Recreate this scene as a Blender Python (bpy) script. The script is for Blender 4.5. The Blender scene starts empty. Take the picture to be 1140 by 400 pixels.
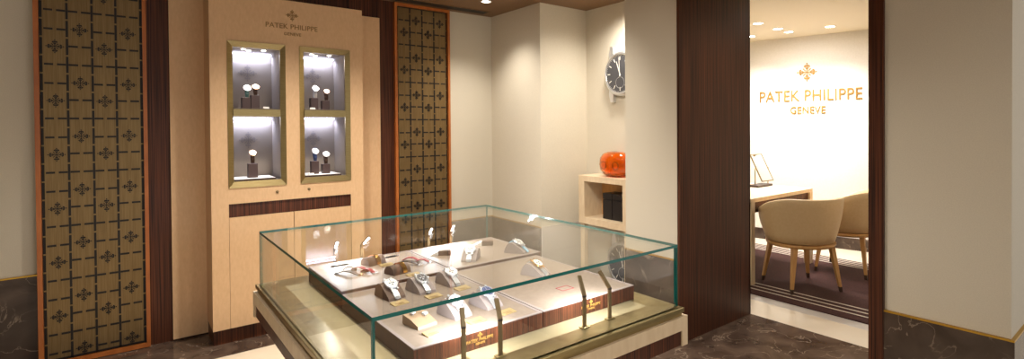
import bpy, bmesh, math, random
from mathutils import Vector, Matrix
random.seed(7)
S = bpy.context.scene
COL = S.collection
PI = math.pi

# ------------------------------------------------------------------ camera
# world: X runs along the back wall, Y away from the viewer, Z up
CAM_ROWS = [[0.77593314, 0.00669952, -0.63077958], [-0.01232614, 0.99991371, -0.0045425], [0.63069472, 0.01129976, 0.77594876]]
r0, r1, r2 = CAM_ROWS
right = Vector((r0[0], r0[2], -r0[1])); up = -Vector((r1[0], r1[2], -r1[1])); fwd = Vector((r2[0], r2[2], -r2[1]))
cam = bpy.data.objects.new('camera', bpy.data.cameras.new('camera')); COL.objects.link(cam)
M4 = Matrix(((right.x, up.x, -fwd.x, 0), (right.y, up.y, -fwd.y, 0), (right.z, up.z, -fwd.z, 1.38), (0, 0, 0, 1)))
cam.matrix_world = M4
cam.data.sensor_width = 36; cam.data.lens = 579.404 / 1140 * 36
cam.data.shift_x = (570 - 610.821) / 1140; cam.data.shift_y = -(200 - 147.484) / 1140
cam.data.clip_start = 0.02
S.camera = cam
# ------------------------------------------------------------------ world, exposure, room lights
S.view_settings.view_transform = 'Standard'; S.view_settings.look = 'None'
S.view_settings.gamma = 1; S.view_settings.exposure = 0.43; S.view_settings.use_curve_mapping = False
w = bpy.data.worlds.new('world'); S.world = w; w.use_nodes = True
w.node_tree.nodes['Background'].inputs[0].default_value = (1.0, 0.93, 0.84, 1)
w.node_tree.nodes['Background'].inputs[1].default_value = 0.68
WARM = (1.0, 0.80, 0.58); NEUT = (1.0, 0.915, 0.80); COOL = (0.60, 0.68, 1.0)

def area(loc, size, power, color=NEUT, rot=(0, 0, 0), sy=None, spread=None):
    l = bpy.data.lights.new('area_light', 'AREA'); l.energy = power; l.color = color
    l.shape = 'RECTANGLE' if sy else 'SQUARE'; l.size = size
    if sy: l.size_y = sy
    if spread: l.spread = spread
    o = bpy.data.objects.new('area_light', l); COL.objects.link(o); o.location = loc; o.rotation_euler = rot
    return o
def spot(loc, power, color=NEUT, angle=80, blend=.8, target=None, r=.03):
    l = bpy.data.lights.new('spot_light', 'SPOT'); l.energy = power; l.color = color
    l.spot_size = math.radians(angle); l.spot_blend = blend; l.shadow_soft_size = r
    o = bpy.data.objects.new('spot_light', l); COL.objects.link(o); o.location = loc
    if target is not None:
        o.rotation_euler = (Vector(target) - Vector(loc)).to_track_quat('-Z', 'Y').to_euler()
    return o

# ------------------------------------------------------------------ materials
def lin(c): return tuple(((v / 255) / 12.92 if v / 255 <= .04045 else ((v / 255 + .055) / 1.055) ** 2.4) for v in c) + (1,)
MATS = {}
def mat(name, col, rough=.5, metal=0, **kw):
    m = bpy.data.materials.new(name); m.use_nodes = True; b = m.node_tree.nodes['Principled BSDF']
    b.inputs['Base Color'].default_value = lin(col); b.inputs['Roughness'].default_value = rough; b.inputs['Metallic'].default_value = metal
    for k, v in kw.items(): b.inputs[k.replace('_', ' ')].default_value = v
    MATS[name] = m; return m
def nodes(m): return m.node_tree.nodes, m.node_tree.links, m.node_tree.nodes['Principled BSDF']
def two_tone(name, c1, c2, scale=(1, 1, 1), nscale=8, detail=6, rough=.5, lo=.35, hi=.65, bump=0, metal=0, distort=0, **kw):
    m = mat(name, c1, rough, metal, **kw); N, L, b = nodes(m)
    tc = N.new('ShaderNodeTexCoord'); mp = N.new('ShaderNodeMapping'); mp.inputs['Scale'].default_value = scale
    nz = N.new('ShaderNodeTexNoise'); nz.inputs['Scale'].default_value = nscale; nz.inputs['Detail'].default_value = detail
    nz.inputs['Distortion'].default_value = distort
    cr = N.new('ShaderNodeValToRGB'); cr.color_ramp.elements[0].position = lo; cr.color_ramp.elements[1].position = hi
    cr.color_ramp.elements[0].color = lin(c1); cr.color_ramp.elements[1].color = lin(c2)
    L.new(tc.outputs['Object'], mp.inputs[0]); L.new(mp.outputs[0], nz.inputs['Vector']); L.new(nz.outputs[0], cr.inputs[0]); L.new(cr.outputs[0], b.inputs['Base Color'])
    if bump:
        bp = N.new('ShaderNodeBump'); bp.inputs['Strength'].default_value = bump; bp.inputs['Distance'].default_value = .002
        L.new(nz.outputs[0], bp.inputs['Height']); L.new(bp.outputs[0], b.inputs['Normal'])
    return m
def marble(name, base, base2, vein, rough=.12):
    m = two_tone(name, base, base2, nscale=5.0, detail=8, rough=rough, distort=.8, Specular_IOR_Level=.3); N, L, b = nodes(m)
    tc = N.new('ShaderNodeTexCoord')
    nz = N.new('ShaderNodeTexNoise'); nz.inputs['Scale'].default_value = 4.0; nz.inputs['Detail'].default_value = 9; nz.inputs['Distortion'].default_value = 1.4
    L.new(tc.outputs['Object'], nz.inputs['Vector'])
    sub = N.new('ShaderNodeMath'); sub.operation = 'SUBTRACT'; sub.inputs[1].default_value = .5
    ab = N.new('ShaderNodeMath'); ab.operation = 'ABSOLUTE'
    cr = N.new('ShaderNodeValToRGB'); cr.color_ramp.elements[0].color = (1, 1, 1, 1); cr.color_ramp.elements[1].color = (0, 0, 0, 1)
    cr.color_ramp.elements[0].position = 0; cr.color_ramp.elements[1].position = .010
    n2 = N.new('ShaderNodeTexNoise'); n2.inputs['Scale'].default_value = 6; L.new(tc.outputs['Object'], n2.inputs['Vector'])
    c2 = N.new('ShaderNodeValToRGB'); c2.color_ramp.elements[0].position = .40; c2.color_ramp.elements[1].position = .55
    ml = N.new('ShaderNodeMath'); ml.operation = 'MULTIPLY'
    L.new(nz.outputs[0], sub.inputs[0]); L.new(sub.outputs[0], ab.inputs[0]); L.new(ab.outputs[0], cr.inputs[0])
    L.new(n2.outputs[0], c2.inputs[0]); L.new(cr.outputs[0], ml.inputs[0]); L.new(c2.outputs[0], ml.inputs[1])
    mx = N.new('ShaderNodeMix'); mx.data_type = 'RGBA'
    base_sock = b.inputs['Base Color'].links[0].from_socket
    L.new(ml.outputs[0], mx.inputs[0]); L.new(base_sock, mx.inputs[6]); mx.inputs[7].default_value = lin(vein)
    L.new(mx.outputs[2], b.inputs['Base Color'])
    return m
def emis(name, col, strength):
    m = mat(name, col, .5); b = m.node_tree.nodes['Principled BSDF']
    b.inputs['Emission Color'].default_value = lin(col); b.inputs['Emission Strength'].default_value = strength; return m
def glass_mat(name, tint, refl=1.0):
    m = bpy.data.materials.new(name); m.use_nodes = True; N = m.node_tree.nodes; L = m.node_tree.links
    for n in list(N): N.remove(n)
    out = N.new('ShaderNodeOutputMaterial'); mix = N.new('ShaderNodeMixShader'); tr = N.new('ShaderNodeBsdfTransparent'); gl = N.new('ShaderNodeBsdfGlossy')
    lw = N.new('ShaderNodeLayerWeight'); lw.inputs['Blend'].default_value = .5; gl.inputs['Roughness'].default_value = .01
    pw = N.new('ShaderNodeMath'); pw.operation = 'POWER'; pw.inputs[1].default_value = 4.5; fr = N.new('ShaderNodeMath'); fr.operation = 'MULTIPLY_ADD'
    fr.inputs[1].default_value = .45; fr.inputs[2].default_value = .022; L.new(lw.outputs['Facing'], pw.inputs[0]); L.new(pw.outputs[0], fr.inputs[0])
    tr.inputs[0].default_value = tint; gl.inputs[0].default_value = (refl, refl, refl, 1)
    L.new(fr.outputs[0], mix.inputs[0]); L.new(tr.outputs[0], mix.inputs[1]); L.new(gl.outputs[0], mix.inputs[2]); L.new(mix.outputs[0], out.inputs[0])
    MATS[name] = m; return m

wall_m = two_tone('cream_fabric', (208, 200, 183), (216, 208, 191), (1, 1, 1), 220, 2, .85, .3, .7, bump=.25)
vipwall_m = two_tone('white_plaster', (234, 229, 220), (238, 233, 225), (1, 1, 1), 60, 2, .8)
ceil_m = mat('bronze_ceiling', (122, 92, 62), .55)
vipceil_m = mat('cream_ceiling', (232, 220, 196), .7)
wood_m = two_tone('dark_macassar_wood', (34, 15, 8), (112, 62, 38), (60, 60, .5), 3, 6, .42, .34, .72, Specular_IOR_Level=.3)
orange_m = two_tone('chestnut_frame_wood', (168, 94, 40), (186, 110, 52), (4, 4, 1), 6, 4, .35)
veneer_m = two_tone('beige_leather_panel', (216, 178, 136), (224, 187, 146), (1, 1, .35), 90, 4, .5, .3, .7)
veneer2_m = two_tone('pale_maple', (218, 196, 164), (226, 206, 176), (1, 1, .3), 40, 4, .42)
brass_m = two_tone('brushed_brass', (160, 142, 98), (174, 156, 112), (1, 1, 20), 20, 3, .32, metal=1)
champ_m = mat('champagne_metal', (178, 163, 126), .45, .7)
brassplate_m = two_tone('brushed_brass_plate', (122, 100, 66), (140, 117, 80), (60, 60, 1.0), 6, 5, .42, metal=.75)
black_m = mat('dark_fretwork', (24, 17, 12), .5)
gold_m = mat('gold_lettering', (168, 128, 62), .45, .3)
darkgold_m = mat('bronze_lettering', (158, 124, 78), .5, .3)
marble_m = marble('brown_marble', (64, 51, 43), (90, 75, 65), (140, 124, 108), .18)
marblef_m = marble('brown_marble_floor', (70, 55, 46), (104, 86, 74), (160, 142, 124), .10)
cream_m = two_tone('cream_floor_stone', (228, 214, 192), (236, 224, 204), nscale=2, rough=.2)
trimb_m = mat('brass_trim', (190, 150, 60), .35, .9)
niche_m = mat('taupe_suede', (146, 134, 122), .8)
suede_m = two_tone('taupe_leather', (130, 113, 98), (138, 121, 106), nscale=60, rough=.6)
cushion_m = mat('grey_brown_suede', (146, 132, 126), .8)
cushion2_m = mat('dark_brown_suede', (104, 82, 68), .75)
tan_m = mat('tan_leather', (156, 128, 98), .6)
steel_m = mat('polished_steel', (226, 228, 232), .28, .85)
gold2_m = mat('polished_gold', (226, 176, 96), .2, 1)
rose_m = mat('rose_gold', (222, 160, 120), .2, 1)
dialw_m = mat('white_dial', (238, 236, 230), .35)
dialk_m = mat('dark_dial', (74, 74, 78), .5)
dialb_m = mat('blue_dial', (60, 78, 120), .3)
dialg_m = mat('green_dial', (70, 110, 110), .3)
card_m = mat('gold_price_card', (190, 166, 118), .4, .5)
white_m = mat('white_card', (240, 236, 228), .6)
block_m = mat('dark_brown_block', (62, 44, 42), .5)
red_m = mat('raspberry_leather', (150, 20, 42), .75)
brownl_m = mat('brown_leather_strap', (66, 42, 28), .7)
bluel_m = mat('pale_blue_strap', (140, 190, 216), .5)
dblue_m = mat('navy_strap', (40, 60, 110), .5)
teal_m = mat('glass_edge_teal', (28, 112, 108), .12, 0)
glass_m = glass_mat('clear_glass', (.985, .995, .99, 1))
lamp_m = emis('led_head', (250, 250, 255), 14)
pole_m = mat('bronze_metal', (134, 114, 82), .45, .6)
down_m = emis('downlight_lens', (255, 244, 224), 12)
strip_m = emis('cool_led_strip', (205, 216, 255), 7)
ring_m = mat('white_ring', (226, 218, 204), .5)
amber_m = mat('amber_glass', (255, 158, 30), .02, 0, Transmission_Weight=.9, IOR=1.35, Coat_Weight=.5)
leather_m = two_tone('cream_leather', (216, 186, 140), (220, 191, 147), nscale=50, rough=.48)
oak_m = two_tone('honey_oak', (196, 146, 86), (208, 160, 98), (8, 8, 1), 8, 4, .4)
tipb_m = mat('dark_leg_tip', (60, 40, 30), .4)
carpet_m = two_tone('aubergine_carpet', (54, 27, 24), (76, 40, 36), nscale=90, rough=.95, bump=.5)
stripe_m = mat('ivory_stripe', (214, 204, 190), .9)
mirror_m = mat('mirror_glass', (235, 235, 235), .02, 1)
blackbox_m = mat('black_leather_box', (26, 22, 24), .45)
greystone_m = mat('grey_threshold_stone', (196, 190, 184), .3)
slot_m = mat('dark_slot', (30, 26, 22), .6)
ip_m = mat('insert_pattern', (128, 118, 112), .7)

# ------------------------------------------------------------------ mesh helper
class MB:
    def __init__(s): s.v = []; s.f = []; s.mi = []; s.cur = 0; s.sm = []
    def add(s, vs, fs, M=None, smooth=False):
        o = len(s.v); s.v += [tuple(M @ Vector(p)) if M else tuple(p) for p in vs]
        for f in fs: s.f.append([o + i for i in f]); s.mi.append(s.cur); s.sm.append(smooth)
        return s
    def box(s, x0, x1, y0, y1, z0, z1, M=None, bev=0):
        if bev:
            bm = bmesh.new(); r = bmesh.ops.create_cube(bm, size=1)
            for v in bm.verts: v.co = Vector(((x0 + x1) / 2 + v.co.x * (x1 - x0), (y0 + y1) / 2 + v.co.y * (y1 - y0), (z0 + z1) / 2 + v.co.z * (z1 - z0)))
            bmesh.ops.bevel(bm, geom=bm.edges[:], offset=bev, segments=2, affect='EDGES', profile=.5)
            bm.verts.index_update(); s.add([v.co[:] for v in bm.verts], [[v.index for v in f.verts] for f in bm.faces], M); bm.free(); return s
        return s.add([(x0, y0, z0), (x1, y0, z0), (x1, y1, z0), (x0, y1, z0), (x0, y0, z1), (x1, y0, z1), (x1, y1, z1), (x0, y1, z1)],
                     [(0, 3, 2, 1), (4, 5, 6, 7), (0, 1, 5, 4), (1, 2, 6, 5), (2, 3, 7, 6), (3, 0, 4, 7)], M)
    def quad(s, a, b, c, d): return s.add([a, b, c, d], [(0, 1, 2, 3)])
    def prism(s, poly, d0, d1, axis='y', M=None, smooth=False):
        """poly in the two other axes, extruded d0..d1 along axis"""
        def P(a, b, d): return {'y': (a, d, b), 'x': (d, a, b), 'z': (a, b, d)}[axis]
        n = len(poly); vs = [P(a, b, d0) for a, b in poly] + [P(a, b, d1) for a, b in poly]
        s.add(vs, [tuple(range(n))[::-1], tuple(range(n, 2 * n))], M)
        o = len(s.v) - 2 * n
        for i in range(n):
            j = (i + 1) % n; s.f.append([o + i, o + j, o + n + j, o + n + i]); s.mi.append(s.cur); s.sm.append(smooth)
        return s
    def lathe(s, prof, n=32, M=None, smooth=True, sx=1, sy=1):
        vs = []; fs = []
        for r, z in prof:
            for k in range(n): a = 2 * PI * k / n; vs.append((r * math.cos(a) * sx, r * math.sin(a) * sy, z))
        m = len(prof)
        for i in range(m - 1):
            for k in range(n): fs.append((i * n + k, i * n + (k + 1) % n, (i + 1) * n + (k + 1) % n, (i + 1) * n + k))
        if prof[0] == prof[-1]: return s.add(vs, fs, M, smooth)
        if prof[0][0] > 1e-6: fs.append(tuple(range(n))[::-1])
        if prof[-1][0] > 1e-6 and not (m == 2 and prof[0][1] == prof[1][1]): fs.append(tuple((m - 1) * n + k for k in range(n)))
        return s.add(vs, fs, M, smooth)
    def tube(s, pts, r, n=8, taper=None, M=None):
        pts = [Vector(p) for p in pts]; vs = []; fs = []
        for i, p in enumerate(pts):
            t = (pts[min(i + 1, len(pts) - 1)] - pts[max(i - 1, 0)]).normalized()
            a = t.cross(Vector((0, 0, 1))) if abs(t.z) < .95 else t.cross(Vector((0, 1, 0))); a.normalize(); b = t.cross(a)
            rr = r if not taper else taper[i]
            for k in range(n): g = 2 * PI * k / n; vs.append(p + (a * math.cos(g) + b * math.sin(g)) * rr)
        for i in range(len(pts) - 1):
            for k in range(n): fs.append((i * n + k, i * n + (k + 1) % n, (i + 1) * n + (k + 1) % n, (i + 1) * n + k))
        fs.append(tuple(range(n))[::-1]); fs.append(tuple((len(pts) - 1) * n + k for k in range(n)))
        return s.add([tuple(v) for v in vs], fs, M, True)
    def strip(s, path, wdt, th, M=None):
        """flat band following path of (y,z), centred on x, thickness upward from the path"""
        vs = []; fs = []; n = len(path); P = [Vector((0, a, b)) for a, b in path]
        for i, p in enumerate(P):
            t = (P[min(i + 1, n - 1)] - P[max(i - 1, 0)]).normalized(); nn = Vector((0, -t.z, t.y))
            ww = wdt[i] if isinstance(wdt, (list, tuple)) else wdt
            vs += [p + Vector((-ww / 2, 0, 0)), p + Vector((ww / 2, 0, 0)), p + nn * th + Vector((ww / 2, 0, 0)), p + nn * th + Vector((-ww / 2, 0, 0))]
        for i in range(n - 1):
            for k in range(4): fs.append((4 * i + k, 4 * i + (k + 1) % 4, 4 * i + 4 + (k + 1) % 4, 4 * i + 4 + k))
        fs += [(3, 2, 1, 0), (4 * n - 4, 4 * n - 3, 4 * n - 2, 4 * n - 1)]
        return s.add([tuple(v) for v in vs], fs, M)
    def build(s, name, ms, parent=None, loc=None, rot=None):
        me = bpy.data.meshes.new(name); me.from_pydata(s.v, [], s.f)
        for m in (ms if isinstance(ms, (list, tuple)) else [ms]): me.materials.append(m)
        me.polygons.foreach_set('material_index', s.mi); me.polygons.foreach_set('use_smooth', s.sm)
        bm = bmesh.new(); bm.from_mesh(me); bmesh.ops.recalc_face_normals(bm, faces=bm.faces[:]); bm.to_mesh(me); bm.free()
        o = bpy.data.objects.new(name, me); COL.objects.link(o)
        if parent: o.parent = parent
        if loc: o.location = loc
        if rot: o.rotation_euler = rot
        return o
def tag(o, label, cat, group=None):
    o['label'] = label; o['category'] = cat
    if group: o['group'] = group
    return o
def thing(name, label, cat, loc=(0, 0, 0), rz=0, group=None):
    o = bpy.data.objects.new(name, None); COL.objects.link(o); o.empty_display_size = .1
    o.location = loc; o.rotation_euler = (0, 0, rz); return tag(o, label, cat, group)
def struct(name, mb, m):
    o = mb.build(name, m); o['kind'] = 'structure'; return o
def copy_tree(o, parent=None):
    c = o.copy(); COL.objects.link(c)
    if parent: c.parent = parent
    for ch in [x for x in bpy.data.objects if x.parent == o]: copy_tree(ch, c)
    return c
def frame_M(origin, ex, ey, ez):
    ex, ey, ez = Vector(ex), Vector(ey), Vector(ez)
    return Matrix(((ex.x, ey.x, ez.x, origin[0]), (ex.y, ey.y, ez.y, origin[1]), (ex.z, ey.z, ez.z, origin[2]), (0, 0, 0, 1)))
def text_mesh(name, body, width, m, parent, M, depth=.004, spacing=1.0, height=None, offset=.004):
    """lettering lying in local x (along) / y (up), scaled to the given width, baseline-left at M's origin"""
    cu = bpy.data.curves.new(name, 'FONT'); cu.body = body; cu.size = 1; cu.extrude = .02; cu.space_character = spacing; cu.resolution_u = 3; cu.offset = offset
    t = bpy.data.objects.new(name, cu); COL.objects.link(t); bpy.context.view_layer.update()
    me = bpy.data.meshes.new_from_object(t.evaluated_get(bpy.context.evaluated_depsgraph_get()))
    bpy.data.objects.remove(t)
    xs = [v.co.x for v in me.vertices]; ys = [v.co.y for v in me.vertices]
    k = width / (max(xs) - min(xs)); ky = (height / (max(ys) - min(ys))) if height else k; x0 = min(xs); y0 = min(ys)
    for v in me.vertices: v.co = M @ Vector(((v.co.x - x0) * k, (v.co.y - y0) * ky, v.co.z / .02 * depth))
    me.materials.clear(); me.materials.append(m); me.name = name
    o = bpy.data.objects.new(name, me); COL.objects.link(o)
    if parent: o.parent = parent
    return o
def emblem_add(mb, size, M, t0, t1):
    """four fleur tipped arms in a cross, lying in local x/y, half-extent size/2"""
    q = size / 2
    def ell(cx, cy, rx, ry, a, n=10):
        return [(cx + rx * math.cos(g) * math.cos(a) - ry * math.sin(g) * math.sin(a), cy + rx * math.cos(g) * math.sin(a) + ry * math.sin(g) * math.cos(a)) for g in [2 * PI * i / n for i in range(n)]]
    for k in range(4):
        Rk = M @ Matrix.Rotation(k * PI / 2, 4, 'Z')
        P = [ell(0, .92 * q, .075 * q, .075 * q, 0), [(0, .86 * q), (.075 * q, .66 * q), (0, .40 * q), (-.075 * q, .66 * q)],
             ell(.185 * q, .66 * q, .15 * q, .09 * q, -.75), ell(-.185 * q, .66 * q, .15 * q, .09 * q, PI + .75),
             ell(.10 * q, .44 * q, .13 * q, .05 * q, 1.2), ell(-.10 * q, .44 * q, .13 * q, .05 * q, PI - 1.2),
             [(-.045 * q, 0), (.045 * q, 0), (.045 * q, .44 * q), (-.045 * q, .44 * q)], ell(.22 * q, .22 * q, .15 * q, .045 * q, PI / 4), ell(.34 * q, .34 * q, .06 * q, .06 * q, 0)]
        for p in P: mb.prism(p, t0, t1, 'z', Rk)
# ------------------------------------------------------------------ the room
CZ = 2.425
b = MB()
# dark marble everywhere, cream field in the middle of the showroom, cream and grey strips at the VIP threshold, stone beyond
def q(x0, x1, y0, y1, k): b.cur = k; b.quad((x0, y0, 0), (x1, y0, 0), (x1, y1, 0), (x0, y1, 0))
q(-3, .0, 3.675, 4.2, 0); q(0, 3.53, 3.675, 4.2, 0); q(-3, 2.15, -3, 3.675, 1); q(2.15, 3.53, -3, 3.675, 0)
q(3.53, 3.83, -.5, 4.2, 1); q(3.83, 3.95, -.5, 4.2, 2); q(3.95, 6.9, -.5, 4.2, 1)
struct('floor', b, [marblef_m, cream_m, greystone_m])
struct('ceiling', MB().box(-3, 3.53, -3, 4.3, CZ, CZ + .1), ceil_m)
struct('ceiling', MB().box(3.53, 6.9, .4, 4.3, 2.40, 2.5), vipceil_m)
def stone_wall(name, x0, x1, y0, y1, dz=.54, face=None, z1=CZ):
    """a plastered wall block"""
    return struct(name, MB().box(x0, x1, y0, y1, 0, z1), wall_m)
stone_wall('wall_back', -3, 2.716, 4.2, 4.3)
stone_wall('wall_back', 2.716, 3.53, 3.448, 4.3)
stone_wall('wall_recess', 3.249, 3.53, 2.46, 3.448)
stone_wall('wall_left', -3.1, -3, -3, 4.3)
struct('wall_pillar', MB().box(2.70, 3.53, 2.03, 2.475, 0, CZ), wall_m)
struct('wall_right', MB().box(2.70, 3.53, .438, .879, 0, CZ), wall_m)
struct('wall_right', MB().box(3.53, 6.9, .438, .90, 0, CZ), wall_m)
# stone skirting with brass top line
def skirt(name, x0, x1, y0, y1, ztop):
    struct(name, MB().box(x0, x1, y0, y1, 0, ztop - .008), marble_m)
    struct('trim_1', MB().box(x0, x1, y0, y1, ztop - .008, ztop), trimb_m)
skirt('baseboard_back', -3, -.402, 4.185, 4.2, .545)
skirt('baseboard_back', 2.237, 2.716, 4.185, 4.2, .535)
skirt('baseboard_back', 2.700, 2.716, 3.448, 4.185, .53)
struct('baseboard_recess', MB().box(2.716, 3.249, 3.436, 3.448, 0, .53), greystone_m)  # brightness over the marble here is put into a paler stone colour
skirt('baseboard_pillar', 2.688, 2.70, 2.032, 2.475, .53)
skirt('baseboard_right', 2.688, 2.70, .438, .879, .528)
skirt('baseboard_right', 2.688, 3.53, .426, .438, .528)
# portal lining, dark wood
struct('door_1', MB().box(2.692, 3.53, 2.016, 2.032, 0, CZ).box(3.515, 3.53, 2.016, 2.475, 0, CZ), wood_m)
struct('door_1', MB().box(2.685, 3.53, .879, .942, 0, CZ), wood_m)
struct('door_1', MB().box(3.44, 3.53, .942, 2.016, 2.41, CZ + .02), wood_m)
# VIP room far wall, slightly turned
A = Vector((5.962, 3.409, 0)); B = Vector((6.209, 2.172, 0)); U = (B - A).normalized(); NW = Vector((-U.y, U.x, 0))   # NW points away from the viewer
if NW.x < 0: NW = -NW
P0 = A - U * .9; P1 = B + U * 1.5; D = NW * .1
b = MB(); b.add([P0, P1, P1 + D, P0 + D] + [v + Vector((0, 0, 2.4)) for v in (P0, P1, P1 + D, P0 + D)],
      [(0, 3, 2, 1), (4, 5, 6, 7), (0, 1, 5, 4), (1, 2, 6, 5), (2, 3, 7, 6), (3, 0, 4, 7)])
struct('wall_far', b, vipwall_m)
struct('wall_far', MB().box(3.53, 6.9, 4.2, 4.3, 0, 2.4), vipwall_m)
Q0 = P0 - NW * .012
b = MB(); b.add([Q0, P1 - NW * .012, P1, P0] + [v + Vector((0, 0, .13)) for v in (Q0, P1 - NW * .012, P1, P0)],
      [(0, 3, 2, 1), (4, 5, 6, 7), (0, 1, 5, 4), (1, 2, 6, 5), (2, 3, 7, 6), (3, 0, 4, 7)])
struct('baseboard_far', b, marble_m)
# dark wood panelling behind the cabinet
struct('trim_2', MB().box(.108, 1.735, 4.172, 4.2, 0, CZ), wood_m)
struct('trim_3', MB().box(-.402, .108, 4.172, 4.2, 0, CZ).box(1.735, 2.237, 4.172, 4.2, 0, CZ), black_m)
# linear slot in the ceiling along the back wall
t = thing('ceiling_slot_vent', 'long dark linear slot in the bronze ceiling along the back wall', 'vent', (1.2, 4.06, CZ))
MB().box(-1.35, 1.37, -.065, -.055, -.006, 0).box(-1.35, 1.37, .055, .065, -.006, 0).box(1.37, 1.38, -.065, .065, -.006, 0).build('frame', ceil_m, t)
MB().box(-1.35, 1.37, -.055, .055, -.004, 0).build('slot', slot_m, t)

# ------------------------------------------------------------------ ceiling downlights
def downlight(x, y, z, label, power, group, color=NEUT, r=.035, ang=100, cat='ceiling light', tgt=None):
    t = thing('ceiling_downlight', label, cat, (x, y, z), 0, group)
    MB().lathe([(r, 0), (r + .012, 0), (r + .012, -.004), (r, -.004), (r, 0)], 24).build('ring', ring_m, t)
    MB().lathe([(0, -.0025), (r, -.0025)], 24).build('lens', down_m, t)
    if power: spot((x, y, z - .02), power, color, ang, 1.0, tgt or (x, y, 0), .04)
    return t
downlight(2.338, 3.692, CZ, 'lone bright downlight in the bronze ceiling near the back corner', 45, None, NEUT, ang=110)
for x, y, pw, lab in ((5.583, 3.176, 60, 'small ceiling light of the side room nearest its door edge, low left'), (4.929, 2.727, 75, 'ceiling light of the side room, highest and leftmost of the row'),
                  (5.374, 2.751, 60, 'ceiling light of the side room, second from left in the row'), (5.651, 2.771, 60, 'smallest ceiling light of the side room, third from left'),
                  (5.69, 2.356, 75, 'ceiling light of the side room, alone at the right')):
    downlight(x, y, 2.40, lab, pw * .8, 'downlights in the side room ceiling', (1, .94, .87), .045, 120)
SHOW = [(.9, 3.0, 62), (1.7, 3.0, 30), (.0, 2.9, 14), (1.0, 1.9, 44), (1.7, 1.5, 28), (.3, .6, 18), (1.8, .3, 10), (-1.2, .8, 20), (3.1, 1.5, 12)]
for x, y, pw in SHOW:
    spot((x, y, CZ - .02), pw * 1.6, NEUT, 125, 1.0, (x, y, 0), .05)
spot((1.5, 2.3, CZ - .02), 60, NEUT, 60, 1.0, (3.2, 3.1, .9), .05)
spot((1.5, 2.6, CZ - .02), 34, NEUT, 60, 1.0, (2.9, 3.8, 1.2), .06)
spot((2.98, 2.86, CZ - .02), 60, NEUT, 150, 1.0, (3.0, 2.9, 0), .10)
spot((.9, 1.4, CZ - .02), 38, NEUT, 60, 1.0, (2.7, 2.4, 1.1), .05)
area((4.8, 2.4, 2.36), 1.2, 16, (1, .965, .93))
spot((5.2, 2.6, 2.36), 22, (1, .965, .93), 120, 1.0, (6.1, 2.7, 1.2), .08)
# ------------------------------------------------------------------ brass lattice screens
def lattice(x0, label):
    W = .51; t = thing('lattice_screen', label, 'decorative screen', (x0, 4.172, .004), 0, 'brass lattice screens')
    H = 2.42 - .006; zr = lambda z: z - .004
    f = MB(); f.box(0, .022, -.03, 0, 0, H).box(W - .02, W, -.03, 0, 0, H).box(.022, W - .02, -.03, 0, 0, .024).box(.022, W - .02, -.03, 0, H - .024, H)
    f.build('frame', orange_m, t)
    g = MB(); e = MB(); P = .3155; xs = [.036, .141, .252, .362, W - .034]; y0, y1 = -.0135, -.009
    top = 2.077 + P
    # border ticks joining plate and frame
    tk = MB().box(.036, W - .034, -.010, -.002, .034, H - .034)
    z = top
    rows = []
    while z > .04: rows.append(z); z -= P
    for r in rows:
        for fr in (1 / 6, .5, 5 / 6):
            zz = zr(r - fr * P)
            if 0.03 < zz < H - .03:
                tk.box(.022, .037, -.012, -.004, zz - .004, zz + .004); tk.box(W - .035, W - .02, -.012, -.004, zz - .004, zz + .004)
    tk.build('brass_plate', brassplate_m, t)
    lo, hi = .034, H - .034
    for r in rows:
        for c in range(4):
            a, bb = xs[c], xs[c + 1]; m = (a + bb) / 2; tall_top = c % 2 == 1
            for zz in (zr(r), zr(r - (.655 if tall_top else .35) * P)):
                if lo < zz < hi:
                    g.box(a + .006, m - .008, y0, y1, zz - .0055, zz + .0055); g.box(m + .008, bb - .006, y0, y1, zz - .0055, zz + .0055)
            ze = zr(r - (.335 if tall_top else .67) * P)
            if lo + .03 < ze < hi - .03:
                emblem_add(e, .080, frame_M((m, 0, ze), (1, 0, 0), (0, 0, 1), (0, -1, 0)), .009, .0135)
        for x in xs[1:4]:
            cuts = [0, 1 / 6, .5, 5 / 6, 1]
            for i in range(4):
                za = zr(r - cuts[i] * P) - (.005 if i else -.0); zb = zr(r - cuts[i + 1] * P) + (.005 if i < 3 else 0)
                za = min(za, hi); zb = max(zb, lo)
                if za > zb: g.box(x - .0055, x + .0055, y0, y1, zb, za)
    g.box(.036, W - .034, y0, y1, lo, lo + .006)
    g.build('fretwork', black_m, t); e.build('emblem_inlay', black_m, t)
    return t
lattice(-.402, 'tall brass lattice screen in chestnut frame, left of the beige wall cabinet')
lattice(1.735, 'tall brass lattice screen in chestnut frame, right of the beige wall cabinet')

# ------------------------------------------------------------------ wall cabinet with two display niches
cab = thing('display_cabinet', 'tall beige wall cabinet with two lit watch niches and gold lettering', 'cabinet', (.9, 4.0, 0))
def L(x0, x1, y0, y1, z0, z1, mb=None, **k):        # world box into cabinet space
    mb = mb or MB(); return mb.box(x0 - .9, x1 - .9, y0 - 4, y1 - 4, z0, z1, **k)
m = MB(); L(.224, 1.61, 4.150, 4.171, .012, 2.27, m)
m.build('back_panel', veneer_m, cab)
X0, X1, YF = .411, 1.365, 3.86
NX = [(.505, .844), (.931, 1.273)]; NZ = (.997, 1.943)
m = MB()
yb = 4.149
L(X0, NX[0][0], YF, yb, .10, 2.247, m); L(NX[0][1], NX[1][0], YF, yb, .896, 2.247, m); L(NX[1][1], X1, YF, yb, .10, 2.247, m)
L(NX[0][0], NX[0][1], YF, yb, NZ[1], 2.247, m); L(NX[1][0], NX[1][1], YF, yb, NZ[1], 2.247, m)
L(NX[0][0], NX[0][1], YF, yb, .896, NZ[0], m); L(NX[1][0], NX[1][1], YF, yb, .896, NZ[0], m)
m.build('carcass', veneer_m, cab)
m = MB(); L(NX[0][0], NX[1][1], YF + .012, YF + .03, .81, .896, m); m.build('handle_recess', wood_m, cab)
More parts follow.
